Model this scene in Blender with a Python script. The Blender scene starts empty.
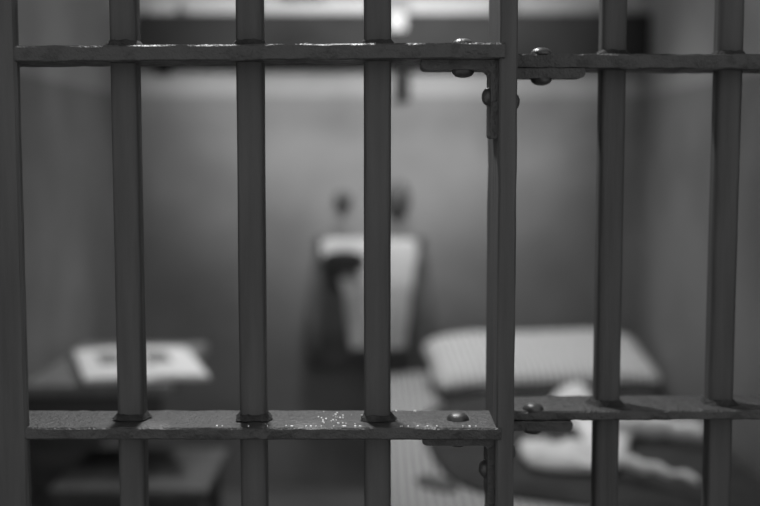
import bpy, bmesh, math, random
from mathutils import Vector, Matrix, noise
random.seed(7)
S = bpy.context.scene
COL = S.collection
PI = math.pi

# ------------------------------------------------------------------ camera
F = 1150.0                      # focal length in pixels of the 760 px wide frame
H = 1.30                        # eye height
TILT = math.atan(106 / F)       # looking slightly down
cam_d = bpy.data.cameras.new('camera')
cam_d.sensor_width = 36.0
cam_d.lens = 36.0 * F / 760.0
cam_d.clip_start = 0.05
cam_d.dof.use_dof = True
cam_d.dof.focus_distance = 1.225
cam_d.dof.aperture_fstop = 2.1
cam = bpy.data.objects.new('camera', cam_d)
cam.location = (0, 0, H)
cam.rotation_euler = (PI / 2 - TILT, 0, 0)
COL.objects.link(cam)
S.camera = cam

FWD = Vector((0, math.cos(TILT), -math.sin(TILT)))
UP = Vector((0, math.sin(TILT), math.cos(TILT)))


def ray(px, py):
    return FWD + Vector((1, 0, 0)) * ((px - 380) / F) + UP * ((253 - py) / F)


def at(px, py, Y):
    """measured point of the photograph at real distance Y"""
    d = ray(px, py)
    return Vector((0, 0, H)) + d * (Y / d.y)


def atz(px, py, z):
    """measured point of the photograph at real height z"""
    d = ray(px, py)
    return Vector((0, 0, H)) + d * ((z - H) / d.z)


# ------------------------------------------------------------------ view
S.view_settings.view_transform = 'Standard'
S.view_settings.look = 'None'
S.view_settings.gamma = 1
S.view_settings.exposure = 0
S.view_settings.use_curve_mapping = False


# ------------------------------------------------------------------ materials
def mat(name, col, rough=0.6, var=0.0, vscale=6.0, bump=0.0, bscale=40.0, stretch=(1, 1, 1), spec=0.5, metal=0.0,
        world=False):
    m = bpy.data.materials.new(name)
    m.use_nodes = True
    nt = m.node_tree
    b = nt.nodes['Principled BSDF']
    b.inputs['Base Color'].default_value = (col, col, col, 1)
    b.inputs['Roughness'].default_value = rough
    b.inputs['Specular IOR Level'].default_value = spec
    b.inputs['Metallic'].default_value = metal
    tc = nt.nodes.new('ShaderNodeTexCoord')
    mp = nt.nodes.new('ShaderNodeMapping')
    mp.inputs['Scale'].default_value = stretch
    nt.links.new(tc.outputs['Object'], mp.inputs['Vector'])
    if var:
        n = nt.nodes.new('ShaderNodeTexNoise')
        n.inputs['Scale'].default_value = vscale
        n.inputs['Detail'].default_value = 5
        r = nt.nodes.new('ShaderNodeValToRGB')
        a, z = col * (1 - var), col * (1 + var)
        r.color_ramp.elements[0].color = (a, a, a, 1)
        r.color_ramp.elements[1].color = (z, z, z, 1)
        r.color_ramp.elements[0].position = 0.3
        r.color_ramp.elements[1].position = 0.7
        nt.links.new(mp.outputs['Vector'], n.inputs['Vector'])
        nt.links.new(n.outputs['Fac'], r.inputs['Fac'])
        nt.links.new(r.outputs['Color'], b.inputs['Base Color'])
    if bump:
        n2 = nt.nodes.new('ShaderNodeTexNoise')
        n2.inputs['Scale'].default_value = bscale
        n2.inputs['Detail'].default_value = 6
        bp = nt.nodes.new('ShaderNodeBump')
        bp.inputs['Strength'].default_value = bump
        bp.inputs['Distance'].default_value = 0.01
        nt.links.new(mp.outputs['Vector'], n2.inputs['Vector'])
        nt.links.new(n2.outputs['Fac'], bp.inputs['Height'])
        nt.links.new(bp.outputs['Normal'], b.inputs['Normal'])
    return m


def wall_mat(name, low, high, line):
    """two coats of paint with a dividing line and damp blotches"""
    m = mat(name, low, 0.75, spec=0.3)
    nt = m.node_tree
    b = nt.nodes['Principled BSDF']
    g = nt.nodes.new('ShaderNodeNewGeometry')
    sx = nt.nodes.new('ShaderNodeSeparateXYZ')
    nt.links.new(g.outputs['Position'], sx.inputs['Vector'])
    gt = nt.nodes.new('ShaderNodeMath')
    gt.operation = 'GREATER_THAN'
    gt.inputs[1].default_value = line
    nt.links.new(sx.outputs['Z'], gt.inputs[0])
    mx = nt.nodes.new('ShaderNodeMix')
    mx.data_type = 'RGBA'
    mx.inputs['A'].default_value = (low, low, low, 1)
    mx.inputs['B'].default_value = (high, high, high, 1)
    nt.links.new(gt.outputs[0], mx.inputs['Factor'])
    n = nt.nodes.new('ShaderNodeTexNoise')
    n.inputs['Scale'].default_value = 2.6
    n.inputs['Detail'].default_value = 4
    nt.links.new(g.outputs['Position'], n.inputs['Vector'])
    r = nt.nodes.new('ShaderNodeValToRGB')
    r.color_ramp.elements[0].position = 0.35
    r.color_ramp.elements[0].color = (0.74, 0.74, 0.74, 1)
    r.color_ramp.elements[1].position = 0.6
    r.color_ramp.elements[1].color = (1, 1, 1, 1)
    nt.links.new(n.outputs['Fac'], r.inputs['Fac'])
    mu = nt.nodes.new('ShaderNodeMix')
    mu.data_type = 'RGBA'
    mu.blend_type = 'MULTIPLY'
    mu.inputs['Factor'].default_value = 1
    nt.links.new(mx.outputs['Result'], mu.inputs['A'])
    nt.links.new(r.outputs['Color'], mu.inputs['B'])
    nt.links.new(mu.outputs['Result'], b.inputs['Base Color'])
    n2 = nt.nodes.new('ShaderNodeTexNoise')
    n2.inputs['Scale'].default_value = 60
    nt.links.new(g.outputs['Position'], n2.inputs['Vector'])
    bp = nt.nodes.new('ShaderNodeBump')
    bp.inputs['Strength'].default_value = 0.15
    bp.inputs['Distance'].default_value = 0.01
    nt.links.new(n2.outputs['Fac'], bp.inputs['Height'])
    nt.links.new(bp.outputs['Normal'], b.inputs['Normal'])
    return m


def ticking_mat(name, light, dark, period, width=0.35):
    """pinstriped ticking, stripes running along the local Y axis"""
    m = mat(name, light, 0.9, bump=0.2, bscale=14, spec=0.1)
    nt = m.node_tree
    b = nt.nodes['Principled BSDF']
    tc = nt.nodes.new('ShaderNodeTexCoord')
    sx = nt.nodes.new('ShaderNodeSeparateXYZ')
    nt.links.new(tc.outputs['Object'], sx.inputs['Vector'])
    d = nt.nodes.new('ShaderNodeMath')
    d.operation = 'DIVIDE'
    d.inputs[1].default_value = period
    nt.links.new(sx.outputs['X'], d.inputs[0])
    fr = nt.nodes.new('ShaderNodeMath')
    fr.operation = 'FRACT'
    nt.links.new(d.outputs[0], fr.inputs[0])
    lt = nt.nodes.new('ShaderNodeMath')
    lt.operation = 'LESS_THAN'
    lt.inputs[1].default_value = width
    nt.links.new(fr.outputs[0], lt.inputs[0])
    mx = nt.nodes.new('ShaderNodeMix')
    mx.data_type = 'RGBA'
    mx.inputs['A'].default_value = (light, light, light, 1)
    mx.inputs['B'].default_value = (dark, dark, dark, 1)
    nt.links.new(lt.outputs[0], mx.inputs['Factor'])
    nt.links.new(mx.outputs['Result'], b.inputs['Base Color'])
    return m


def rail_mat():
    """thick black paint, worn and dusty on the upward faces, gritty lumps"""
    m = mat('rail_paint', 0.05, 0.5, spec=0.42)
    nt = m.node_tree
    b = nt.nodes['Principled BSDF']
    tc = nt.nodes.new('ShaderNodeTexCoord')
    n = nt.nodes.new('ShaderNodeTexNoise')
    n.inputs['Scale'].default_value = 55
    n.inputs['Detail'].default_value = 8
    n.inputs['Roughness'].default_value = 0.65
    nt.links.new(tc.outputs['Object'], n.inputs['Vector'])
    r = nt.nodes.new('ShaderNodeValToRGB')
    r.color_ramp.elements[0].position = 0.36
    r.color_ramp.elements[0].color = (0.023, 0.023, 0.023, 1)
    r.color_ramp.elements[1].position = 0.46
    r.color_ramp.elements[1].color = (0.033, 0.033, 0.033, 1)
    nt.links.new(n.outputs['Fac'], r.inputs['Fac'])
    nt.links.new(r.outputs['Color'], b.inputs['Base Color'])
    v = nt.nodes.new('ShaderNodeTexNoise')
    v.inputs['Scale'].default_value = 160
    v.inputs['Detail'].default_value = 4
    nt.links.new(tc.outputs['Object'], v.inputs['Vector'])
    bp = nt.nodes.new('ShaderNodeBump')
    bp.inputs['Strength'].default_value = 0.5
    bp.inputs['Distance'].default_value = 0.004
    nt.links.new(v.outputs['Fac'], bp.inputs['Height'])
    v2 = nt.nodes.new('ShaderNodeTexNoise')
    v2.inputs['Scale'].default_value = 420
    v2.inputs['Detail'].default_value = 2
    nt.links.new(tc.outputs['Object'], v2.inputs['Vector'])
    b2 = nt.nodes.new('ShaderNodeBump')
    b2.inputs['Strength'].default_value = 0.35
    b2.inputs['Distance'].default_value = 0.003
    nt.links.new(v2.outputs['Fac'], b2.inputs['Height'])
    nt.links.new(b2.outputs['Normal'], bp.inputs['Normal'])
    nt.links.new(bp.outputs['Normal'], b.inputs['Normal'])
    rr = nt.nodes.new('ShaderNodeMapRange')
    rr.inputs['From Min'].default_value = 0.35
    rr.inputs['From Max'].default_value = 0.7
    rr.inputs['To Min'].default_value = 0.62
    rr.inputs['To Max'].default_value = 0.36
    nt.links.new(n.outputs['Fac'], rr.inputs['Value'])
    nt.links.new(rr.outputs['Result'], b.inputs['Roughness'])
    return m


M = {}
M['bar'] = mat('bar_paint', 0.047, 0.6, var=0.25, vscale=9, bump=0.25, bscale=24, stretch=(6, 6, 0.5), spec=0.35)
M['rail'] = rail_mat()
M['rust'] = mat('rust_bead', 0.03, 0.85, var=0.4, vscale=60, bump=0.8, bscale=120, spec=0.2)
M['rivet'] = mat('rivet_paint', 0.045, 0.38, bump=0.2, bscale=120, spec=0.5)
M['wall'] = wall_mat('wall_paint', 0.195, 0.31, at(390, 96, 4.3).z)
M['floor'] = mat('floor_concrete', 0.085, 0.7, var=0.25, vscale=3, bump=0.2, bscale=40)
M['ceiling'] = mat('ceiling_plaster', 0.6, 0.9, var=0.08, vscale=3)
M['dark_wood'] = mat('dark_wood', 0.08, 0.55, var=0.3, vscale=4, stretch=(1, 8, 8), bump=0.1, spec=0.3)
M['table_wood'] = mat('table_wood', 0.22, 0.5, var=0.25, vscale=4, stretch=(8, 1, 8), bump=0.1, spec=0.4)
M['iron'] = mat('dark_iron', 0.04, 0.5, var=0.2, vscale=20)
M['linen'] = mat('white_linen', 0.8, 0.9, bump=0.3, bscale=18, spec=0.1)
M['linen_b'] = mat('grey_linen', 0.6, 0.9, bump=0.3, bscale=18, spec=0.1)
M['dark_cloth'] = mat('dark_wool', 0.13, 0.95, var=0.2, vscale=12, bump=0.4, bscale=60, spec=0.05)
M['blanket'] = mat('blanket_wool', 0.055, 0.95, var=0.2, vscale=12, bump=0.4, bscale=50, spec=0.05)
M['towel'] = mat('towel_cloth', 0.45, 0.95, bump=0.4, bscale=60, spec=0.05)
M['stool_wood'] = mat('stool_wood', 0.10, 0.5, var=0.25, vscale=4, stretch=(8, 1, 8), bump=0.1, spec=0.3)
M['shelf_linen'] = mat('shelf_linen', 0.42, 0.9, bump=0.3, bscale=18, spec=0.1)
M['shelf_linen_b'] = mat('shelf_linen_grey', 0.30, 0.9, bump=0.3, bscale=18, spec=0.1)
M['board_paint'] = mat('board_paint', 0.03, 0.95, var=0.3, vscale=4, spec=0.03)
M['glint'] = mat('painted_glint', 0.75, 0.4, spec=0.6)  # pale colour standing in for glints of light
M['cap'] = mat('cap_felt', 0.025, 0.95, spec=0.03)
M['paper'] = mat('paper', 0.85, 0.8, spec=0.15)
M['print'] = mat('printed_grey', 0.2, 0.7, var=0.35, vscale=60, spec=0.15)
M['ticking'] = ticking_mat('mattress_ticking', 0.44, 0.18, 0.022)
M['pillow'] = ticking_mat('pillow_ticking', 0.66, 0.28, 0.022)


# ------------------------------------------------------------------ mesh helpers
def link(name, bm, m, parent=None, smooth=False, loc=None):
    bmesh.ops.recalc_face_normals(bm, faces=bm.faces[:])
    me = bpy.data.meshes.new(name)
    bm.to_mesh(me)
    bm.free()
    if smooth:
        for p in me.polygons:
            p.use_smooth = True
    for mm in (m if isinstance(m, (list, tuple)) else [m]):
        me.materials.append(mm)
    o = bpy.data.objects.new(name, me)
    COL.objects.link(o)
    if parent is not None:
        o.parent = parent
    if loc is not None:
        o.location = loc
    return o


def auto_smooth(o, ang=40):
    me = o.data
    bm = bmesh.new()
    bm.from_mesh(me)
    for f in bm.faces:
        f.smooth = True
    for e in bm.edges:
        if len(e.link_faces) == 2 and e.calc_face_angle(0) > math.radians(ang):
            e.smooth = False
    bm.to_mesh(me)
    bm.free()
    return o


def empty(name, loc, label, cat, group=None):
    o = bpy.data.objects.new(name, None)
    COL.objects.link(o)
    o.location = loc
    o.empty_display_size = 0.1
    return tag(o, label, cat, group)


def tag(o, label, cat, group=None, kind=None):
    o['label'] = label
    o['category'] = cat
    if group:
        o['group'] = group
    if kind:
        o['kind'] = kind
    return o


def struct(o):
    o['kind'] = 'structure'
    return o


def box(bm, x0, x1, y0, y1, z0, z1, bev=0.0, seg=2):
    r = bmesh.ops.create_cube(bm, size=1)
    vs = r['verts']
    for v in vs:
        v.co = Vector(((x0 + x1) / 2 + v.co.x * (x1 - x0), (y0 + y1) / 2 + v.co.y * (y1 - y0),
                       (z0 + z1) / 2 + v.co.z * (z1 - z0)))
    if bev:
        es = list({e for v in vs for e in v.link_edges})
        bmesh.ops.bevel(bm, geom=es, offset=bev, segments=seg, profile=0.5, affect='EDGES')
    return bm


def flat(a, p):
    return (abs(math.cos(a)) ** p + abs(math.sin(a)) ** p) ** (-1.0 / p)


def tube(bm, pts, radii, seg=16, cap=True, sq=1.0, p=2.0):
    """swept round tube through pts; radii one per point"""
    rings = []
    n = len(pts)
    for i, q in enumerate(pts):
        q = Vector(q)
        a = Vector(pts[max(0, i - 1)])
        b = Vector(pts[min(n - 1, i + 1)])
        t = (b - a).normalized()
        ref = Vector((0, 1, 0)) if abs(t.y) < 0.9 else Vector((1, 0, 0))
        u = t.cross(ref).normalized()
        w = t.cross(u).normalized()
        r = radii[i] if isinstance(radii, (list, tuple)) else radii
        rings.append([bm.verts.new(q + (u * math.cos(2 * PI * k / seg) + w * math.sin(2 * PI * k / seg) * sq) * r * flat(2 * PI * k / seg, p))
                      for k in range(seg)])
    for a, b in zip(rings, rings[1:]):
        for k in range(seg):
            bm.faces.new((a[k], a[(k + 1) % seg], b[(k + 1) % seg], b[k]))
    if cap:
        bm.faces.new(rings[0][::-1])
        bm.faces.new(rings[-1])
    return bm


def dome(bm, c, axis, r, h, seg=20, rings=6, skirt=0.0):
    """a rivet head: flattened half sphere standing on c along axis"""
    axis = Vector(axis).normalized()
    ref = Vector((0, 1, 0)) if abs(axis.y) < 0.9 else Vector((1, 0, 0))
    u = axis.cross(ref).normalized()
    w = axis.cross(u).normalized()
    c = Vector(c)
    prev = None
    base = None
    for i in range(rings):
        a = (PI / 2) * i / rings
        rr = r * math.cos(a) ** 0.85
        hh = h * math.sin(a)
        ring = [bm.verts.new(c + axis * hh + (u * math.cos(2 * PI * k / seg) + w * math.sin(2 * PI * k / seg)) * rr)
                for k in range(seg)]
        if prev:
            for k in range(seg):
                bm.faces.new((prev[k], prev[(k + 1) % seg], ring[(k + 1) % seg], ring[k]))
        else:
            base = ring
        prev = ring
    top = bm.verts.new(c + axis * h)
    for k in range(seg):
        bm.faces.new((prev[k], prev[(k + 1) % seg], top))
    bm.faces.new(base[::-1])
    return bm


def prism(bm, outline, ax, d0, d1, bev=0.0):
    """outline in 2D, extruded along axis ax ('x','y','z') from d0 to d1"""
    def P(a, b, d):
        return {'x': (d, a, b), 'y': (a, d, b), 'z': (a, b, d)}[ax]
    v0 = [bm.verts.new(P(a, b, d0)) for a, b in outline]
    v1 = [bm.verts.new(P(a, b, d1)) for a, b in outline]
    n = len(outline)
    fs = [bm.faces.new(v0[::-1]), bm.faces.new(v1)]
    for i in range(n):
        fs.append(bm.faces.new((v0[i], v0[(i + 1) % n], v1[(i + 1) % n], v1[i])))
    if bev:
        es = list({e for f in fs[:2] for e in f.edges})
        bmesh.ops.bevel(bm, geom=es, offset=bev, segments=2, profile=0.5, affect='EDGES')
    return bm


def rounded(pts, radii, seg=5):
    """round polygon corners"""
    out = []
    n = len(pts)
    for i in range(n):
        p = Vector(pts[i]).to_2d()
        a = Vector(pts[i - 1]).to_2d()
        b = Vector(pts[(i + 1) % n]).to_2d()
        r = radii[i]
        if r <= 0:
            out.append((p.x, p.y))
            continue
        s = p + (a - p).normalized() * r
        e = p + (b - p).normalized() * r
        for k in range(seg + 1):
            t = k / seg
            q = s * (1 - t) ** 2 + p * 2 * t * (1 - t) + e * t * t
            out.append((q.x, q.y))
    return out


def sheet(bm, fn, nu, nv, thick):
    """a closed cloth sheet: fn(u,v) -> point, thickened by thick along its normals"""
    P = [[Vector(fn(i / nu, j / nv)) for i in range(nu + 1)] for j in range(nv + 1)]
    def N(i, j):
        a = P[j][min(nu, i + 1)] - P[j][max(0, i - 1)]
        b = P[min(nv, j + 1)][i] - P[max(0, j - 1)][i]
        n = a.cross(b)
        return n.normalized() if n.length > 1e-9 else Vector((0, -1, 0))
    A = [[bm.verts.new(P[j][i] + N(i, j) * thick / 2) for i in range(nu + 1)] for j in range(nv + 1)]
    B = [[bm.verts.new(P[j][i] - N(i, j) * thick / 2) for i in range(nu + 1)] for j in range(nv + 1)]
    for j in range(nv):
        for i in range(nu):
            bm.faces.new((A[j][i], A[j][i + 1], A[j + 1][i + 1], A[j + 1][i]))
            bm.faces.new((B[j][i], B[j + 1][i], B[j + 1][i + 1], B[j][i + 1]))
    for i in range(nu):
        bm.faces.new((A[0][i], B[0][i], B[0][i + 1], A[0][i + 1]))
        bm.faces.new((A[nv][i], A[nv][i + 1], B[nv][i + 1], B[nv][i]))
    for j in range(nv):
        bm.faces.new((A[j][0], A[j + 1][0], B[j + 1][0], B[j][0]))
        bm.faces.new((A[j][nu], B[j][nu], B[j + 1][nu], A[j + 1][nu]))
    return bm


def heap(bm, outline, base, hfn, rings=22, seg=96):
    """soft heap lying on height base, star-shaped outline of (x,y), height hfn(r, x, y)"""
    n = len(outline)
    cx = sum(p[0] for p in outline) / n
    cy = sum(p[1] for p in outline) / n
    per = [0.0]
    for i in range(n):
        a, b = outline[i], outline[(i + 1) % n]
        per.append(per[-1] + math.hypot(b[0] - a[0], b[1] - a[1]))
    def edge(t):
        d = t * per[-1]
        for i in range(n):
            if d <= per[i + 1] or i == n - 1:
                f = (d - per[i]) / max(1e-9, per[i + 1] - per[i])
                a, b = outline[i], outline[(i + 1) % n]
                return a[0] + (b[0] - a[0]) * f, a[1] + (b[1] - a[1]) * f
    E = [edge(k / seg) for k in range(seg)]
    for _ in range(3):
        E = [((E[k - 1][0] + 2 * E[k][0] + E[(k + 1) % seg][0]) / 4, (E[k - 1][1] + 2 * E[k][1] + E[(k + 1) % seg][1]) / 4)
             for k in range(seg)]
    prev = [bm.verts.new((x, y, base)) for x, y in E]
    first = prev
    for j in range(1, rings + 1):
        r = 1 - (j - 1) / rings
        ring = []
        for x0, y0 in E:
            x = cx + (x0 - cx) * r
            y = cy + (y0 - cy) * r
            ring.append(bm.verts.new((x, y, base + hfn(r, x, y))))
        for k in range(seg):
            bm.faces.new((prev[k], prev[(k + 1) % seg], ring[(k + 1) % seg], ring[k]))
        prev = ring
    top = bm.verts.new((cx, cy, base + hfn(0, cx, cy)))
    for k in range(seg):
        bm.faces.new((prev[k], prev[(k + 1) % seg], top))
    bm.faces.new(first[::-1])
    return bm


def ns(x, y, z=0.0):
    return noise.noise(Vector((x, y, z)))


# ------------------------------------------------------------------ the room
BY = 4.30                                      # back wall
XL = at(128, 150, BY).x
XR = at(641, 150, BY).x
CEIL = 2.6
FY = 1.0                                       # where the side walls begin


def slab(name, m, *a):
    return struct(link(name, box(bmesh.new(), *a), m))


slab('wall_back', M['wall'], XL - 0.2, XR + 0.2, BY, BY + 0.2, 0, CEIL)
slab('wall_left', M['wall'], XL - 0.2, XL, FY, BY, 0, CEIL)
slab('wall_right', M['wall'], XR, XR + 0.2, FY, BY, 0, CEIL)
slab('floor', M['floor'], XL - 0.2, XR + 0.2, -1.2, BY + 0.2, -0.1, 0)
slab('ceiling', M['ceiling'], XL - 0.2, XR + 0.2, FY, BY + 0.2, CEIL, CEIL + 0.1)

# ------------------------------------------------------------------ the barred front
LY = 1.20                                      # front of the nearer rails
RY = 1.295                                     # front of the rails beyond the post
PX0, PX1 = 0.1235, 0.1425                      # the flat post seen edge-on
PY1 = 1.325
DEP = 0.082
grille = empty('cell_bars', (PX0, LY, 0), 'black riveted steel bars with cross rails closing the front of the cell', 'prison bars')
G0 = Vector((PX0, LY, 0))


def gpart(name, bm, m, parent=grille, ang=None):
    """parts are measured in the room, stored relative to the post's foot"""
    bmesh.ops.translate(bm, verts=bm.verts[:], vec=-G0)
    o = link(name, bm, m, parent)
    return auto_smooth(o, ang or 35)


KL = 0.022


def skewL(bm):
    for v in bm.verts:
        v.co.y += (PX0 - v.co.x) * KL
        v.co.z -= (PX0 - v.co.x) * 0.005
    return bm


def skewR(bm):
    for v in bm.verts:
        v.co.y += (v.co.x - PX1) * 0.02
    return bm


def rail_bm(x0, x1, y0, z1, t, seed, nseg=110):
    """pitted flat bar: edges slightly wavy as in thick old paint"""
    bm = bmesh.new()
    prof = [(0.0, 0.0015), (0.0015, 0.0), (DEP - 0.0015, 0), (DEP, 0.0015), (DEP, t - 0.0015), (DEP - 0.0015, t),
            (0.035, t), (0.0018, t), (0.0, t - 0.0018)]
    rings = []
    for i in range(nseg + 1):
        x = x0 + (x1 - x0) * i / nseg
        ring = []
        for k, (dy, dz) in enumerate(prof):
            a = 0.0011 * ns(x * 45, k * 3.1, seed) + 0.0006 * ns(x * 170, k * 2.3, seed)
            b = 0.0008 * ns(x * 60, k * 5.7, seed + 9) + 0.0006 * ns(x * 190, k * 1.7, seed + 4)
            ring.append(bm.verts.new((x, y0 + dy + a, z1 - t + dz + b)))
        rings.append(ring)
    n = len(prof)
    for a, b in zip(rings, rings[1:]):
        for k in range(n):
            bm.faces.new((a[k], a[(k + 1) % n], b[(k + 1) % n], b[k]))
    bm.faces.new(rings[0][::-1])
    bm.faces.new(rings[-1])
    return bm


zLT = at(380, 42.5, LY).z                      # rails: upper and lower, nearer and beyond
zLB = at(380, 427.5, LY).z
zRT = at(600, 53.5, RY).z
zRB = at(600, 411.5, RY).z
XE = PX0 + 0.005
TL, TLB, TR, TRB = 0.0165, 0.0130, 0.0165, 0.0110
gpart('rail', skewL(rail_bm(XL, XE, LY - 0.0025, zLT, TL, 1)), M['rail'])
gpart('rail', skewL(rail_bm(XL, XE, LY - 0.0025, zLB, TLB, 2)), M['rail'])
gpart('rail', skewR(rail_bm(PX1, XR, RY, zRT, TR, 3)), M['rail'])
gpart('rail', skewR(rail_bm(PX1, XR, RY, zRB, TRB, 4)), M['rail'])


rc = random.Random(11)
bm = bmesh.new()  # tiny pale flakes added as painted glints along the lower rail
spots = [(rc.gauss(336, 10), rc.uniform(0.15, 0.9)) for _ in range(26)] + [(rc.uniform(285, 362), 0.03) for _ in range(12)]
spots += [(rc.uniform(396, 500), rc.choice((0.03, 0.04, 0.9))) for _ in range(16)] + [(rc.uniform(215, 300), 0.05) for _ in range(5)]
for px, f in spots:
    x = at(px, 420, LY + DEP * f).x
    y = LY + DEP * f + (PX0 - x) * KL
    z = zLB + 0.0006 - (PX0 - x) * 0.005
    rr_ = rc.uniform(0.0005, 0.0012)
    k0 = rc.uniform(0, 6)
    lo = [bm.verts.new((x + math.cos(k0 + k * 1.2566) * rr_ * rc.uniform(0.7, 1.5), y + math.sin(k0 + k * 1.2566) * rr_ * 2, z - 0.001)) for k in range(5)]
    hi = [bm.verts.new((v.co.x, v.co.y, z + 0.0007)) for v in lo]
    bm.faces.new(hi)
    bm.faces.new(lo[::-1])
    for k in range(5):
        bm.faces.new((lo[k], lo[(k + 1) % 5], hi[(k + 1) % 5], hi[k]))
glints = gpart('glint_flecks', bm, M['glint'])
glints['kind'] = 'stuff'
glints['label'] = 'pale flecks painted as glints on the lower rail'


def bar(x, y, zr, seed, r=0.0146):
    bm = bmesh.new()
    n = 90
    pts, rad = [], []
    for i in range(n + 1):
        z = CEIL * i / n
        pts.append((x + 0.0008 * ns(z * 2.2, seed), y, z))
        rad.append(r * (1 + 0.018 * ns(z * 9, seed, 3)))
    tube(bm, pts, rad, seg=40, p=5.0)
    b = gpart('bar', bm, M['bar'], ang=50)
    for (zb, s) in zr:                         # lumpy bead of rust and paint where bar meets rail
        bm = bmesh.new()
        sg = 30
        rings = []
        for j in range(5):
            f = j / 4
            ring = []
            for k in range(sg):
                a = 2 * PI * k / sg
                q = 0.5 + 0.5 * ns(math.cos(a) * 2.4 + seed, math.sin(a) * 2.4, zb * 3)
                q2 = 0.5 + 0.5 * ns(math.cos(a) * 7 + seed, math.sin(a) * 7, zb * 5)
                out = (0.0015 + 0.009 * q * q2 * 1.8) * (1 - f) ** 0.7
                h = 0.0012 + (0.0035 + 0.006 * q * q2) * f
                ring.append(bm.verts.new((x + math.cos(a) * (r * flat(a, 5.0) + out), y + math.sin(a) * (r * flat(a, 5.0) + out), zb + s * h * f)))
            rings.append(ring)
        for a_, b_ in zip(rings, rings[1:]):
            for k in range(sg):
                bm.faces.new((a_[k], a_[(k + 1) % sg], b_[(k + 1) % sg], b_[k]))
        bm.faces.new(rings[0][::-1])
        bm.faces.new(rings[-1])
        gpart('rust_bead', bm, M['rust'], b, 80)
    return b


CY = DEP * 0.5
for i, px in enumerate((129.5, 252.5, 377.5)):
    X = at(px, 253, LY + CY).x
    Y = LY + CY + (PX0 - X) * KL
    X = at(px, 253, Y).x
    bar(X, Y, ((zLB, 1), (zLT, 1)), 10 + i * 7)
for i in range(2):
    X = at(0, 253, LY + CY).x - 0.125 * (i + 1)
    bar(X, LY + CY + (PX0 - X) * KL, (), 50 + i)
for i, px in enumerate((608.5, 722.5)):
    X = at(px, 253, RY + CY).x
    Y = RY + CY + (X - PX1) * 0.02
    X = at(px, 253, Y).x
    bar(X, Y, ((zRB, 1), (zRT, 1)), 80 + i * 7)
for i in range(2):
    X = at(722.5, 253, RY + CY).x + 0.131 * (i + 1)
    bar(X, RY + CY + (X - PX1) * 0.02, (), 95 + i)

# broad end post the nearer rails run into
ye = LY + 0.008
xe = at(21.5, 253, ye).x
bm = bmesh.new()
ring_xy = [(0, 0.003), (0.003, 0), (0.047, 0), (0.05, 0.003), (0.05, 0.011), (0.047, 0.014), (0.003, 0.014), (0, 0.011)]
rings = []
for i in range(121):
    z = CEIL * i / 120
    rings.append([bm.verts.new((xe - 0.05 + a + 0.0008 * ns(z * 20, k * 2.1, 25), ye + b + 0.0006 * ns(z * 25, k * 3.3, 28), z))
                  for k, (a, b) in enumerate(ring_xy)])
for a, b in zip(rings, rings[1:]):
    for k in range(8):
        bm.faces.new((a[k], a[(k + 1) % 8], b[(k + 1) % 8], b[k]))
bm.faces.new(rings[0][::-1])
bm.faces.new(rings[-1])
gpart('post', bm, M['bar'])

# post: flat bar on edge, slightly wavy
bm = bmesh.new()
prof = [(0, 0.002), (0.002, 0), (0.0065, 0.0003), (0.0085, 0.0), (PX1 - PX0 - 0.002, 0), (PX1 - PX0, 0.002), (PX1 - PX0, PY1 - LY - 0.002),
        (PX1 - PX0 - 0.002, PY1 - LY), (0.002, PY1 - LY), (0, PY1 - LY - 0.002), (-0.0004, 0.06), (0, 0.03)]
rings = []
for i in range(121):
    z = CEIL * i / 120
    rings.append([bm.verts.new((PX0 + a + 0.0008 * ns(z * 20, k * 2.1, 5), LY + b + 0.0008 * ns(z * 25, k * 3.3, 8), z))
                  for k, (a, b) in enumerate(prof)])
for a, b in zip(rings, rings[1:]):
    for k in range(len(prof)):
        bm.faces.new((a[k], a[(k + 1) % len(prof)], b[(k + 1) % len(prof)], b[k]))
bm.faces.new(rings[0][::-1])
bm.faces.new(rings[-1])
gpart('post', bm, M['bar'])


def bracket(side, z0, reach, drop, y0, y1, t, rx, rz, zrail_top, with_post_rivet=True, skew=None):
    """L-shaped angle strap: one leg under the rail, one down the post, riveted through both"""
    xs = PX0 if side < 0 else PX1
    s = side
    out = [(xs, z0), (xs + s * reach, z0), (xs + s * reach, z0 - t), (xs + s * 0.0115, z0 - t),
           (xs + s * 0.0075, z0 - t - 0.004), (xs + s * 0.0075, z0 - drop), (xs, z0 - drop)]
    rr = [0, t * 0.3, t * 0.65, 0.0015, 0.0015, 0.004, 0]
    bm = bmesh.new()
    prism(bm, rounded(out, rr), 'y', y0, y1)
    b = gpart('bracket', bm, M['rail'])
    ym = (y0 + y1) / 2
    x = rx
    r = 0.0122
    bm = dome(bmesh.new(), (x, ym, z0 - t), (0, 0, -1), r, 0.0075)
    gpart('rivet', bm, M['rivet'], b, 60)
    bm = dome(bmesh.new(), (x, ym, zrail_top), (0, 0, 1), r, 0.0075)
    gpart('rivet', bm, M['rivet'], b, 60)
    if with_post_rivet:
        bm = dome(bmesh.new(), (xs + s * 0.0075, ym, rz), (s, 0, 0), 0.0098, 0.0075)
        gpart('rivet', bm, M['rivet'], b, 60)
    return b


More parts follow.
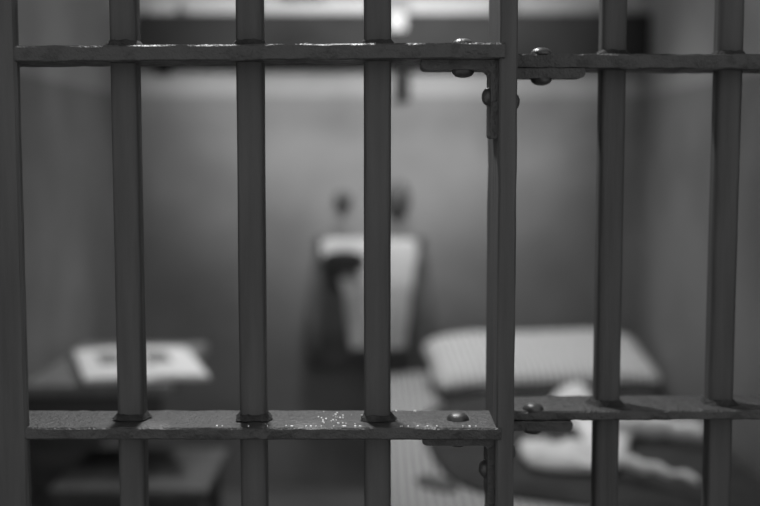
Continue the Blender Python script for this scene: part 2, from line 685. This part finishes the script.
yl0, yl1 = LY + 0.012, LY + 0.062
yr0, yr1 = RY - 0.012, RY + 0.028
bracket(-1, zLT - TL, PX0 - at(421, 62, LY + 0.02).x, 0.082, yl0, yl1, 0.0100, at(463, 50, LY + 0.04).x,
        at(489, 97, LY + 0.04).z, zLT)
bracket(-1, zLB - TLB, PX0 - at(423, 62, LY + 0.02).x, 0.075, yl0, yl1, 0.0100, at(460, 50, LY + 0.04).x,
        zLB - 0.055, zLB)
bracket(1, zRT - TR, at(585, 70, RY).x - PX1, 0.075, yr0 + 0.008, yr1, 0.0108, at(541, 60, RY + 0.015).x,
        at(517, 101, RY).z, zRT)
bracket(1, zRB - TRB, at(578, 70, RY).x - PX1, 0.07, yr0 + 0.008, yr1, 0.0108, at(537, 60, RY + 0.015).x,
        zRB - 0.05, zRB)

# ------------------------------------------------------------------ shelf along the back wall
SY = BY - 0.13
zs1 = at(390, 13.5, SY).z
zs0 = at(390, 61, SY).z
sx0, sx1 = at(142, 40, BY).x, XR - 0.002
sh = empty('wall_shelf', (0, BY, zs0), 'long dark wooden shelf with a deep front board high on the back wall', 'shelf')


def rel(bm, o):
    bmesh.ops.translate(bm, verts=bm.verts[:], vec=-Vector(o.location))
    return bm


def part(name, bm, m, o, ang=35, parent=None):
    return auto_smooth(link(name, rel(bm, o), m, parent or o), ang)


part('shelf_board', box(bmesh.new(), sx0, sx1, SY + 0.02, BY - 0.001, zs1 - 0.022, zs1, 0.003), M['dark_wood'], sh)
part('front_board', box(bmesh.new(), sx0, sx1, SY, SY + 0.02, zs0, zs1, 0.004), M['board_paint'], sh)
for px, py in ((162, 74), (402, 101)):
    x = at(px, 70, BY - 0.06).x
    zb = at(px, py, BY - 0.03).z
    bm = bmesh.new()
    w = 0.028
    prism(bm, rounded([(BY - 0.001, zs1 - 0.023), (SY + 0.021, zs1 - 0.023), (SY + 0.021, zs0 + 0.01), (SY + 0.05, zs0 - 0.01),
                       (BY - 0.03, zb), (BY - 0.001, zb)],
                      [0, 0.004, 0.01, 0.02, 0.01, 0.0]), 'x', x - w, x + w, 0.003)
    part('shelf_bracket', bm, M['board_paint'], sh)


def folded(px0, px1, top, label, m, layers=4, seed=0, y0=None, depth=0.105, group='folded linens on the high shelf', name='folded_cloth'):
    y0 = (SY + 0.005) if y0 is None else y0
    a = at(px0, 15, y0)
    b = at(px1, 15, y0)
    zt = at((px0 + px1) / 2, top, y0).z
    hgt = max(0.02, zt - zs1)
    bm = bmesh.new()
    rnd = random.Random(seed)
    lh = hgt / layers
    for k in range(layers):
        d = 0.006
        box(bm, a.x + rnd.uniform(0, d), b.x - rnd.uniform(0, d), y0 + rnd.uniform(0, 0.006), y0 + depth - rnd.uniform(0, 0.01),
            zs1 + 0.0005 + k * lh, zs1 + 0.0005 + (k + 1) * lh, min(lh * 0.45, 0.012), 3)
    c = Vector(((a.x + b.x) / 2, y0 + depth / 2, zs1))
    for v in bm.verts:
        q = v.co
        q.z += 0.12 * (q.z - zs1) * ns(q.x * 14, q.y * 14, seed)
    bmesh.ops.translate(bm, verts=bm.verts[:], vec=-c)
    o = link(name, bm, m, None, False, c)
    auto_smooth(o, 60)
    return tag(o, label, 'folded cloth', group)


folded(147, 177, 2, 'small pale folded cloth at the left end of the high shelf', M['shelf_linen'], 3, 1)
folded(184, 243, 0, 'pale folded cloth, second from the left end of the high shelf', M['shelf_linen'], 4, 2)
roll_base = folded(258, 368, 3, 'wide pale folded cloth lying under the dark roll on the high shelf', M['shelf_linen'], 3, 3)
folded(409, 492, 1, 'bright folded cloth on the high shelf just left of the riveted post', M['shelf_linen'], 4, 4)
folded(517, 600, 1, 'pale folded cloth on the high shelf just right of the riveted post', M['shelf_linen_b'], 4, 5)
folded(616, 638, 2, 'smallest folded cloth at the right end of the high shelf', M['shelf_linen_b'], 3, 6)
# dark roll resting on the wide folded cloth
zt = at(313, 3, SY + 0.005).z
xa, xb = at(282, 0, SY).x, at(324, 0, SY).x
bm = bmesh.new()
rr = 0.045
n = 10
tube(bm, [(xa + (xb - xa) * i / n, SY + 0.055, zt + rr + 0.003 + 0.004 * math.cos(PI * (i / n - 0.5)) - 0.004) for i in range(n + 1)],
     [rr * (0.86 + 0.14 * math.sin(PI * i / n)) for i in range(n + 1)], seg=24)
c = Vector(((xa + xb) / 2, SY + 0.055, zt))
bmesh.ops.translate(bm, verts=bm.verts[:], vec=-c)
o = auto_smooth(link('cloth_roll', bm, M['dark_cloth'], None, False, c), 60)
tag(o, 'dark rolled cloth resting on the wide pale folded cloth', 'rolled cloth')
# pale strip hanging over the shelf's front
xa, xb = at(388, 20, SY).x, at(406, 20, SY).x
zlow = at(397, 30, SY - 0.004).z


def drape(u, v):
    x = xa + (xb - xa) * u
    L1, L2 = 0.10, zs1 - zlow
    d = v * (L1 + L2 + 0.012)
    wav = 0.0015 * math.sin(u * 9)
    if d < L1:
        return x, SY + 0.10 - d, zs1 + 0.0035
    d -= L1
    a = min(1, d / 0.012) * PI / 2
    return x, SY - 0.0035 * math.sin(a) + (0 if a > 0 else 0) + wav * 0 - 0.0, zs1 + 0.0035 * math.cos(a) - max(0, d - 0.012)


o = auto_smooth(link('hanging_cloth', sheet(bmesh.new(), drape, 6, 24, 0.005), M['shelf_linen']), 60)
tag(o, 'narrow pale cloth strip hanging over the front edge of the high shelf', 'cloth')

# ------------------------------------------------------------------ pegs, rail and clothes on the back wall
for px, py, rw, rh, lab in ((343, 200, 0.034, 0.034, 'smaller round dark peg on the wall above the left half of the towel'),
                            (397, 198, 0.048, 0.066, 'larger dark oval peg on the wall above the right half of the towel')):
    p = at(px, py, BY - 0.05)
    t = empty('wall_peg', (p.x, BY, p.z), lab, 'peg', 'pegs above the hanging towel')
    bm = bmesh.new()
    dome(bm, (0, -0.0005, 0), (0, -1, 0), rw * 0.8, 0.012)
    auto_smooth(link('backplate', bm, M['iron'], t), 50)
    bm = bmesh.new()
    tube(bm, [(0, -0.008, 0), (0, -0.035, 0.003)], 0.011, 16)
    auto_smooth(link('stem', bm, M['iron'], t), 50)
    bm = bmesh.new()
    bmesh.ops.create_uvsphere(bm, u_segments=24, v_segments=14, radius=1)
    for v in bm.verts:
        v.co = Vector((v.co.x * rw, v.co.y * 0.022 - 0.05, v.co.z * rh))
    link('knob', bm, M['iron'], t, True)

ry = BY - 0.075
ra, rb = at(316, 242, ry), at(424, 242, ry)
t = empty('towel_rail', (0, BY, ra.z), 'thin dark rail on the back wall holding the white towel', 'towel rail')
bm = bmesh.new()
tube(bm, [(ra.x, -0.075, 0), (rb.x, -0.075, 0)], 0.007, 14)
auto_smooth(link('rod', bm, M['iron'], t), 50)
for x in (ra.x + 0.006, rb.x - 0.006):
    bm = bmesh.new()
    tube(bm, [(x, -0.001, 0), (x, -0.008, 0), (x, -0.0081, 0), (x, -0.075, 0)], [0.016, 0.016, 0.008, 0.008], 16)
    auto_smooth(link('mount', bm, M['iron'], t), 50)


def interp(tab, v):
    for (v0, a0), (v1, a1) in zip(tab, tab[1:]):
        if v <= v1:
            f = (v - v0) / (v1 - v0)
            f = f * f * (3 - 2 * f)
            return a0 + (a1 - a0) * f
    return tab[-1][1]


# dark jacket behind the towel
jy = BY - 0.022
JL = [(0, 334), (0.1, 322), (0.3, 314), (0.6, 308), (1, 314)]
JR = [(0, 408), (0.1, 420), (0.3, 426), (0.6, 432), (1, 430)]
J0, J1 = 243, 368


def jk(u, v):
    y = J0 + (J1 - J0) * v
    px = interp(JL, v) * (1 - u) + interp(JR, v) * u
    p = at(px, y, jy)
    p.y = jy + 0.007 * math.sin(u * 19 + v * 2) * (0.3 + v * 0.7) + 0.004 * ns(u * 5, v * 4)
    return p


jk_o = empty('jacket', (0, BY, ra.z), 'dark jacket hanging on the wall behind the white towel', 'jacket')
part('jacket_body', sheet(bmesh.new(), jk, 40, 24, 0.008), M['dark_cloth'], jk_o, 70)
for sgn, (xa_, xb_, xc_) in ((-1, (326, 314, 314)), (1, (417, 425, 425))):
    pts = [at(xa_, 252, BY - 0.036), at((xa_ + xb_) / 2, 280, BY - 0.037), at(xb_, 315, BY - 0.037), at(xc_, 350, BY - 0.037),
           at(xc_ + 3, 362, BY - 0.036)]
    fine = []
    for a, b in zip(pts, pts[1:]):
        fine += [a.lerp(b, k / 5) for k in range(5)]
    fine.append(pts[-1])
    bm = bmesh.new()
    tube(bm, fine, [0.034 + 0.006 * math.sin(k * 0.9) * 0.5 - 0.0004 * k for k in range(len(fine))], 18, sq=0.5)
    part('sleeve', bm, M['dark_cloth'], jk_o, 70)
part('hanging_loop', tube(bmesh.new(), [(0.003 + at(371, 235, ry).x + 0.018 * math.cos(a), BY - 0.044 + 0.006 * math.sin(a), ra.z - 0.012 + 0.022 * math.sin(a))
                                        for a in [PI * k / 12 for k in range(13)]], 0.002, 8), M['dark_cloth'], jk_o, 70)

# white towel over the rail
TLt = [(0, 321), (0.12, 322), (0.3, 339), (0.55, 345), (1, 350)]
TRt = [(0, 417), (0.12, 417), (0.3, 414), (0.6, 410), (1, 406)]
tz0, tz1 = ra.z, at(380, 347, ry - 0.02).z


def tw(u, v):
    # over the rail: short back flap, then the long front fall
    back, fold = 0.12, 0.03
    L = (tz0 - tz1)
    d = v * (back + fold + L)
    rad = 0.0105
    if d < back:
        f = 0
        z = tz0 - (back - d)
        y = ry + rad
    elif d < back + fold:
        a = (d - back) / fold * PI
        f = 0
        z = tz0 + rad * math.sin(a)
        y = ry + rad * math.cos(a)
    else:
        f = (d - back - fold) / L
        z = tz0 - (d - back - fold)
        y = ry - rad
    px = interp(TLt, f) * (1 - u) + interp(TRt, f) * u
    if d < back:
        px = 343 + 57 * u
    elif d < back + fold:
        k = (d - back) / fold
        px = px * k + (343 + 57 * u) * (1 - k)
    x = (px - 380) / F * ry
    yy = y - (0.010 * f ** 0.5 * (1 + math.sin(u * 17 + f)) if f > 0 else 0) - 0.03 * min(1, f * 2.5)
    return x, yy, z


tob = auto_smooth(link('towel', sheet(bmesh.new(), tw, 44, 60, 0.004), M['towel']), 70)
tag(tob, 'white towel hanging from the rail in the middle of the back wall', 'towel')

# dark cap against the towel's upper left
p = at(344, 260, BY - 0.15)
cp = empty('cap', (p.x, p.y, p.z), 'dark soft cap hanging against the upper left of the white towel', 'cap')
bm = bmesh.new()
bmesh.ops.create_uvsphere(bm, u_segments=28, v_segments=16, radius=1)
for v in bm.verts:
    q = v.co
    v.co = Vector((q.x * 0.084, q.y * 0.032, q.z * 0.036 * (1 + 0.15 * ns(q.x * 2, q.z * 2))))
link('crown', bm, M['cap'], cp, True)
bm = bmesh.new()
sheet(bm, lambda u, v: ((u - 0.5) * 0.13 * (1 - 0.25 * v), -0.012 - 0.022 * v, -0.024 - 0.014 * v - 0.02 * (u - 0.5) ** 2), 12, 5, 0.004)
auto_smooth(link('visor', bm, M['cap'], cp), 60)

# ------------------------------------------------------------------ bed
BZ = 0.46
bx0, bx1 = 0.008, XR - 0.012
by0, by1 = 2.25, BY - 0.012
bed = empty('bed', (bx0, by0, 0), 'iron framed single bed along the right wall with a pinstriped mattress', 'bed')
part('mattress', box(bmesh.new(), bx0, bx1, by0 + 0.02, by1 - 0.01, BZ - 0.13, BZ, 0.03, 4), M['ticking'], bed, 50)
bm = bmesh.new()
box(bm, bx0 + 0.005, bx1 - 0.005, by0, by0 + 0.04, BZ - 0.18, BZ - 0.131, 0.004)
box(bm, bx0 + 0.005, bx1 - 0.005, by1 - 0.04, by1, BZ - 0.18, BZ - 0.131, 0.004)
box(bm, bx0 + 0.005, bx0 + 0.045, by0 + 0.03, by1 - 0.03, BZ - 0.18, BZ - 0.131, 0.004)
box(bm, bx1 - 0.045, bx1 - 0.005, by0 + 0.03, by1 - 0.03, BZ - 0.18, BZ - 0.131, 0.004)
for k in range(9):
    y = by0 + 0.16 + k * 0.21
    box(bm, bx0 + 0.04, bx1 - 0.04, y, y + 0.05, BZ - 0.15, BZ - 0.135)
part('bed_frame', bm, M['iron'], bed)
for x in (bx0 + 0.03, bx1 - 0.03):
    for y in (by0 + 0.03, by1 - 0.03):
        part('leg', box(bmesh.new(), x - 0.02, x + 0.02, y - 0.02, y + 0.02, 0, BZ - 0.178, 0.003), M['iron'], bed)

# pillow leaning on the back wall
pw, ph, pt = 0.80, 0.39, 0.072


def pil(s):
    def f(u, v):
        a, b = u * 2 - 1, v * 2 - 1
        k = max(0.0, (1 - a ** 4)) ** 0.5 * max(0.0, (1 - b ** 4)) ** 0.5
        x = a * pw / 2 * (1 - 0.035 * (1 - b * b) * abs(a) ** 3 - 0.06 * (a * b) ** 4)
        y = b * ph / 2 * (1 - 0.06 * (1 - a * a) * abs(b) ** 3 - 0.10 * (a * b) ** 4)
        z = s * pt * (0.86 + 0.14 * b) * k * (1 + 0.18 * ns(a * 2.3, b * 2.3, s)) + 0.004 * ns(a * 9, b * 6, 2) * k
        return Vector((x, y, z))
    return f


bm = bmesh.new()
nu, nv = 48, 26
g = {}
for s in (1, -1):
    f = pil(s)
    for j in range(nv + 1):
        for i in range(nu + 1):
            edge = i in (0, nu) or j in (0, nv)
            if edge and s == -1:
                g[(s, i, j)] = g[(1, i, j)]
            else:
                g[(s, i, j)] = bm.verts.new(f(i / nu, j / nv))
    for j in range(nv):
        for i in range(nu):
            q = [g[(s, i, j)], g[(s, i + 1, j)], g[(s, i + 1, j + 1)], g[(s, i, j + 1)]]
            bm.faces.new(q if s > 0 else q[::-1])
po = link('pillow', bm, M['pillow'], None, True)
po.location = (at(424, 360, 4.0).x + pw / 2, 3.945, BZ + 0.092)
po.rotation_euler = (math.radians(15), 0, math.radians(7))
bpy.context.view_layer.update()
mw = po.matrix_world.copy()
mi = mw.inverted()
for v in po.data.vertices:                     # its weight flattens it on the mattress
    q = mw @ v.co
    if q.z < BZ + 0.038:
        q.z = BZ + 0.038 + 0.0005 * random.random()
        v.co = mi @ q
tag(po, 'striped pillow leaning against the back wall at the head of the bed', 'pillow')

# dark blanket spread over the bed
zb = BZ + 0.002
ol = [atz(px, py, zb + 0.02) for px, py in ((420, 410), (428, 445), (445, 470), (475, 486), (520, 491), (560, 497), (620, 502),
                                            (720, 512), (790, 535), (830, 500), (800, 440), (740, 395), (690, 378), (640, 376), (600, 376), (560, 376), (520, 378), (480, 386), (445, 398))]
ol = [(min(p.x, bx1 - 0.01), min(p.y, 3.93)) for p in ol]


def bh(r, x, y):
    e = 1 - r ** 10
    return min(0.034, 0.006 + 0.024 * e ** 0.5 * (1 + 0.35 * ns(x * 7, y * 5, 1)) + 0.007 * e * ns(x * 16, y * 9, 4))


o = auto_smooth(link('blanket', heap(bmesh.new(), ol, zb, bh), M['blanket']), 60)
tag(o, 'dark wool blanket spread across the middle of the bed under the white shirt', 'blanket')

# crumpled white shirt on the blanket
zc = BZ + 0.052
ol = [atz(px, py, zc) for px, py in ((517, 442), (527, 441), (536, 455), (556, 452), (578, 450), (600, 452), (620, 456), (622, 464), (600, 468),
                                     (572, 468), (548, 466), (530, 463), (521, 454))]
rl, lb = atz(575, 455, zc), atz(528, 445, zc)
pk = atz(567, 416, zc)


def roll(r_, x, y):
    e = (1 - r_ ** 3) ** 0.6
    return 0.004 + e * (0.042 + 0.007 * math.sin((x * 0.4 + y) * 85 + 3 * ns(x * 6, y * 6)) + 0.012 * ns(x * 12, y * 12, 7))


def hump(r_, x, y):
    return 0.004 + 0.098 * math.cos(min(1, r_) * PI / 2) ** 0.9 * (1 + 0.12 * ns(x * 14, y * 14, 3))


def web(r_, x, y):
    return 0.003 + 0.022 * (1 - r_ ** 4) ** 0.6 * (1 + 0.4 * ns(x * 18, y * 18, 2))


shirt_pieces = []
shirt_pieces.append(heap(bmesh.new(), [(p.x, p.y) for p in ol], zc - 0.012, roll, 22, 110))
P = [atz(px, py, zc) for px, py in ((534, 415), (550, 421), (567, 424), (588, 423), (606, 428), (610, 420), (602, 411), (585, 406), (567, 404), (546, 407))]
W = [atz(px, py, zc) for px, py in ((572, 418), (592, 416), (616, 420), (632, 428), (630, 442), (628, 462), (606, 466), (592, 460), (586, 446), (578, 430))]
shirt_pieces.append(heap(bmesh.new(), [(p.x, p.y) for p in W], zc - 0.012, web, 16, 90))
shirt_pieces.append(heap(bmesh.new(), [(p.x, p.y) for p in P], zc - 0.012, hump, 22, 90))
for pts, r0 in (([(604, 428), (640, 426), (672, 428), (706, 434)], 0.034), ([(604, 458), (630, 463), (662, 470), (700, 480)], 0.017)):
    P = [atz(px, py, zc + 0.02) for px, py in pts]
    fine = []
    for a, b in zip(P, P[1:]):
        fine += [a.lerp(b, k / 6) for k in range(6)]
    fine.append(P[-1])
    bm = bmesh.new()
    tube(bm, [q + Vector((0, 0, 0.004 * math.sin(i * 1.3))) for i, q in enumerate(fine)],
         [r0 * (1 + 0.05 * math.sin(i * 1.7) - 0.015 * i) for i in range(len(fine))], 20, sq=0.8)
    for v in bm.verts:
        v.co.z = max(v.co.z, zc - 0.012)
        v.co.x = min(v.co.x, XR - 0.01)
    shirt_pieces.append(bm)
# one continuous cloth: fuse, relax and wrinkle
big = bmesh.new()
for p_ in shirt_pieces:
    bmesh.ops.recalc_face_normals(p_, faces=p_.faces[:])
    tmp = bpy.data.meshes.new('piece')
    p_.to_mesh(tmp)
    p_.free()
    big.from_mesh(tmp)
    bpy.data.meshes.remove(tmp)
c = Vector((pk.x, pk.y, zc - 0.012))
bmesh.ops.translate(big, verts=big.verts[:], vec=-c)
me = bpy.data.meshes.new('shirt')
big.to_mesh(me)
big.free()
so = bpy.data.objects.new('shirt', me)
COL.objects.link(so)
so.location = c
md = so.modifiers.new('fuse', 'REMESH')
md.mode = 'VOXEL'
md.voxel_size = 0.006
md = so.modifiers.new('relax', 'SMOOTH')
md.iterations = 9
md.factor = 0.6
bpy.context.view_layer.update()
ev = bpy.data.meshes.new_from_object(so.evaluated_get(bpy.context.evaluated_depsgraph_get()))
so.modifiers.clear()
so.data = ev
bpy.data.meshes.remove(me)
ev.name = 'shirt'
ev.materials.clear()
ev.materials.append(M['linen'])
for v in ev.vertices:
    q = v.co
    w_ = q.x * 22 + q.y * 10 + 1.5 * ns(q.x * 7, q.y * 7, 1)
    amp = min(1.0, max(0.0, q.z / 0.03))
    v.co += v.normal * amp * (0.007 * math.sin(w_ * 3.0) * (0.5 + ns(q.x * 9, q.y * 9, 5)) + 0.005 * ns(q.x * 30, q.y * 30, 2))
    v.co.z = max(v.co.z, 0.0)
for p_ in ev.polygons:
    p_.use_smooth = True
tag(so, 'crumpled white shirt lying on the dark blanket on the bed', 'shirt')

# small dark strip of cloth on the mattress
ol = [atz(px, py, BZ) for px, py in ((414, 480), (425, 477), (442, 481), (460, 488), (456, 494), (438, 492), (420, 487))]
o = auto_smooth(link('cloth_scrap', heap(bmesh.new(), [(p.x, p.y) for p in ol], BZ + 0.001, lambda r, x, y: 0.004 + 0.016 * (1 - r ** 3), 8, 40), M['dark_cloth']), 60)
tag(o, 'small dark cloth lying alone near the left edge of the striped mattress', 'cloth')

# ------------------------------------------------------------------ wall table with an open book
TZ = 0.68
c0 = atz(171, 385, TZ)                          # right front corner
ty0 = c0.y
ty1 = atz(205, 343, TZ).y
tx1 = c0.x
tb = empty('wall_table', (XL, (ty0 + ty1) / 2, TZ - 0.03), 'narrow dark wooden table fixed to the left wall under the open book', 'table')
part('tabletop', box(bmesh.new(), XL + 0.001, tx1, ty0, ty1, TZ - 0.03, TZ, 0.004), M['table_wood'], tb)
part('apron', box(bmesh.new(), XL + 0.001, tx1 - 0.03, ty0 + 0.02, ty0 + 0.042, TZ - 0.11, TZ - 0.031, 0.003), M['dark_wood'], tb)
for y in (ty0 + 0.06, ty1 - 0.06):
    bm = bmesh.new()
    prism(bm, [(XL + 0.001, TZ - 0.031), (tx1 - 0.05, TZ - 0.031), (tx1 - 0.05, TZ - 0.055), (XL + 0.03, TZ - 0.30), (XL + 0.001, TZ - 0.30)],
          'y', y, y + 0.025, 0.003)
    part('table_bracket', bm, M['dark_wood'], tb)

pz = TZ + 0.016
C = [atz(85, 379, pz), atz(209, 375, pz), atz(186, 347, pz), atz(74, 350, pz)]   # front-left, front-right, back-right, back-left
bo = empty('open_book', ((C[0] + C[2]) / 2).to_tuple()[:2] + (TZ,), 'large open book with grey pictures lying on the wall table', 'book')


def bk(u, v, z):
    p = (C[0] * (1 - u) + C[1] * u) * (1 - v) + (C[3] * (1 - u) + C[2] * u) * v
    return Vector((p.x, p.y, z))


def page_h(u):
    d = abs(u - 0.5) * 2
    return TZ + 0.005 + 0.014 * (1 - (1 - min(1, d * 3.2)) ** 2) * (1 - 0.35 * d ** 2) + 0.001


for a, b in ((0.0, 0.4985), (0.5015, 1.0)):
    bm = bmesh.new()
    nu = 24
    top = [[bm.verts.new(bk(a + (b - a) * i / nu, j / 6, page_h(a + (b - a) * i / nu))) for i in range(nu + 1)] for j in range(7)]
    bot = [[bm.verts.new(bk(a + (b - a) * i / nu, j / 6, TZ + 0.0045)) for i in range(nu + 1)] for j in (0, 6)]
    for j in range(6):
        for i in range(nu):
            bm.faces.new((top[j][i], top[j][i + 1], top[j + 1][i + 1], top[j + 1][i]))
    for i in range(nu):
        bm.faces.new((bot[0][i], bot[0][i + 1], top[0][i + 1], top[0][i]))
        bm.faces.new((bot[1][i + 1], bot[1][i], top[6][i], top[6][i + 1]))
        bm.faces.new((bot[0][i], bot[1][i], bot[1][i + 1], bot[0][i + 1]))
    bm.faces.new([bot[0][0]] + [top[j][0] for j in range(7)] + [bot[1][0]])
    bm.faces.new([bot[0][nu]] + [top[j][nu] for j in range(7)] + [bot[1][nu]])
    pg = part('page_block', bm, M['paper'], bo, 50)
    # printed picture on the page
    bm = bmesh.new()
    u0, u1 = (0.17, 0.36) if a == 0 else (0.58, 0.78)
    v0, v1 = 0.42, 0.80
    T = [[bm.verts.new(bk(u0 + (u1 - u0) * i / 10, v0 + (v1 - v0) * j / 3, page_h(u0 + (u1 - u0) * i / 10) + 0.0006)) for i in range(11)] for j in range(4)]
    for j in range(3):
        for i in range(10):
            bm.faces.new((T[j][i], T[j][i + 1], T[j + 1][i + 1], T[j + 1][i]))
    part('picture', bm, M['print'], bo, 50, pg)['label'] = 'grey printed picture'
bm = bmesh.new()
vs = []
for z in (TZ + 0.0005, TZ + 0.004):
    vs.append([bm.verts.new(bk(u, v, z)) for u, v in ((-0.07, -0.03), (1.02, -0.03), (1.02, 1.03), (-0.07, 1.03))])
bm.faces.new(vs[0][::-1])
bm.faces.new(vs[1])
for k in range(4):
    bm.faces.new((vs[0][k], vs[0][(k + 1) % 4], vs[1][(k + 1) % 4], vs[1][k]))
part('cover', bm, M['dark_cloth'], bo)['label'] = 'dark book cover'

# ------------------------------------------------------------------ stool in front of the table
SZ = 0.45
q = [atz(224, 448, SZ), atz(211, 490, SZ)]
sx = max(q[0].x, q[1].x) - 0.01
sy1, sy0 = q[0].y, q[1].y
xw = -0.83
st = empty('stool', ((xw + sx) / 2, (sy0 + sy1) / 2, 0), 'dark wooden stool standing before the wall table', 'stool')
part('seat', box(bmesh.new(), xw, sx, sy0, sy1, SZ - 0.03, SZ, 0.006), M['stool_wood'], st)
bm = bmesh.new()
box(bm, xw + 0.03, sx - 0.03, sy0 + 0.03, sy0 + 0.05, SZ - 0.09, SZ - 0.031)
box(bm, xw + 0.03, sx - 0.03, sy1 - 0.05, sy1 - 0.03, SZ - 0.09, SZ - 0.031)
box(bm, xw + 0.03, xw + 0.05, sy0 + 0.04, sy1 - 0.04, SZ - 0.09, SZ - 0.031)
box(bm, sx - 0.05, sx - 0.03, sy0 + 0.04, sy1 - 0.04, SZ - 0.09, SZ - 0.031)
part('apron', bm, M['dark_wood'], st)
for x in (xw + 0.035, sx - 0.035):
    for y in (sy0 + 0.035, sy1 - 0.035):
        part('leg', box(bmesh.new(), x - 0.018, x + 0.018, y - 0.018, y + 0.018, 0, SZ - 0.031, 0.003), M['dark_wood'], st)

# ------------------------------------------------------------------ light
w = bpy.data.worlds.new('corridor_light')
S.world = w
w.use_nodes = True
w.node_tree.nodes['Background'].inputs['Color'].default_value = (1, 1, 1, 1)
w.node_tree.nodes['Background'].inputs['Strength'].default_value = 0.73


def spot(name, loc, target, power, ang, blend, size):
    d = bpy.data.lights.new(name, 'SPOT')
    d.energy = power
    d.spot_size = math.radians(ang)
    d.spot_blend = blend
    d.shadow_soft_size = size
    o = bpy.data.objects.new(name, d)
    o.location = loc
    o.rotation_euler = (Vector(target) - Vector(loc)).to_track_quat('-Z', 'Y').to_euler()
    COL.objects.link(o)
    return o


spot('back_wall_fill_spot', (0.0, 1.7, 2.35), at(366, 32, BY), 400, 44, 1.0, 0.06)  # unseen spot added to shape the bright pool on the back wall
spot('rail_fill_spot', (-0.25, 1.95, 2.5), (0.0, 1.24, 0.98), 135, 50, 0.8, 0.07)  # added spot without a fixture, brightens the rail tops
spot('ceiling_lamp', (0.04, 3.72, 2.55), (0.10, 3.50, 0), 110, 100, 1.0, 0.10)
bd = bpy.data.lights.new('upper_wall_fill', 'POINT')  # unseen point light added to lift the upper side walls
bd.energy = 9
bd.shadow_soft_size = 0.05
bo_ = bpy.data.objects.new('upper_wall_fill', bd)
bo_.location = (0.0, 2.9, 2.35)
COL.objects.link(bo_)
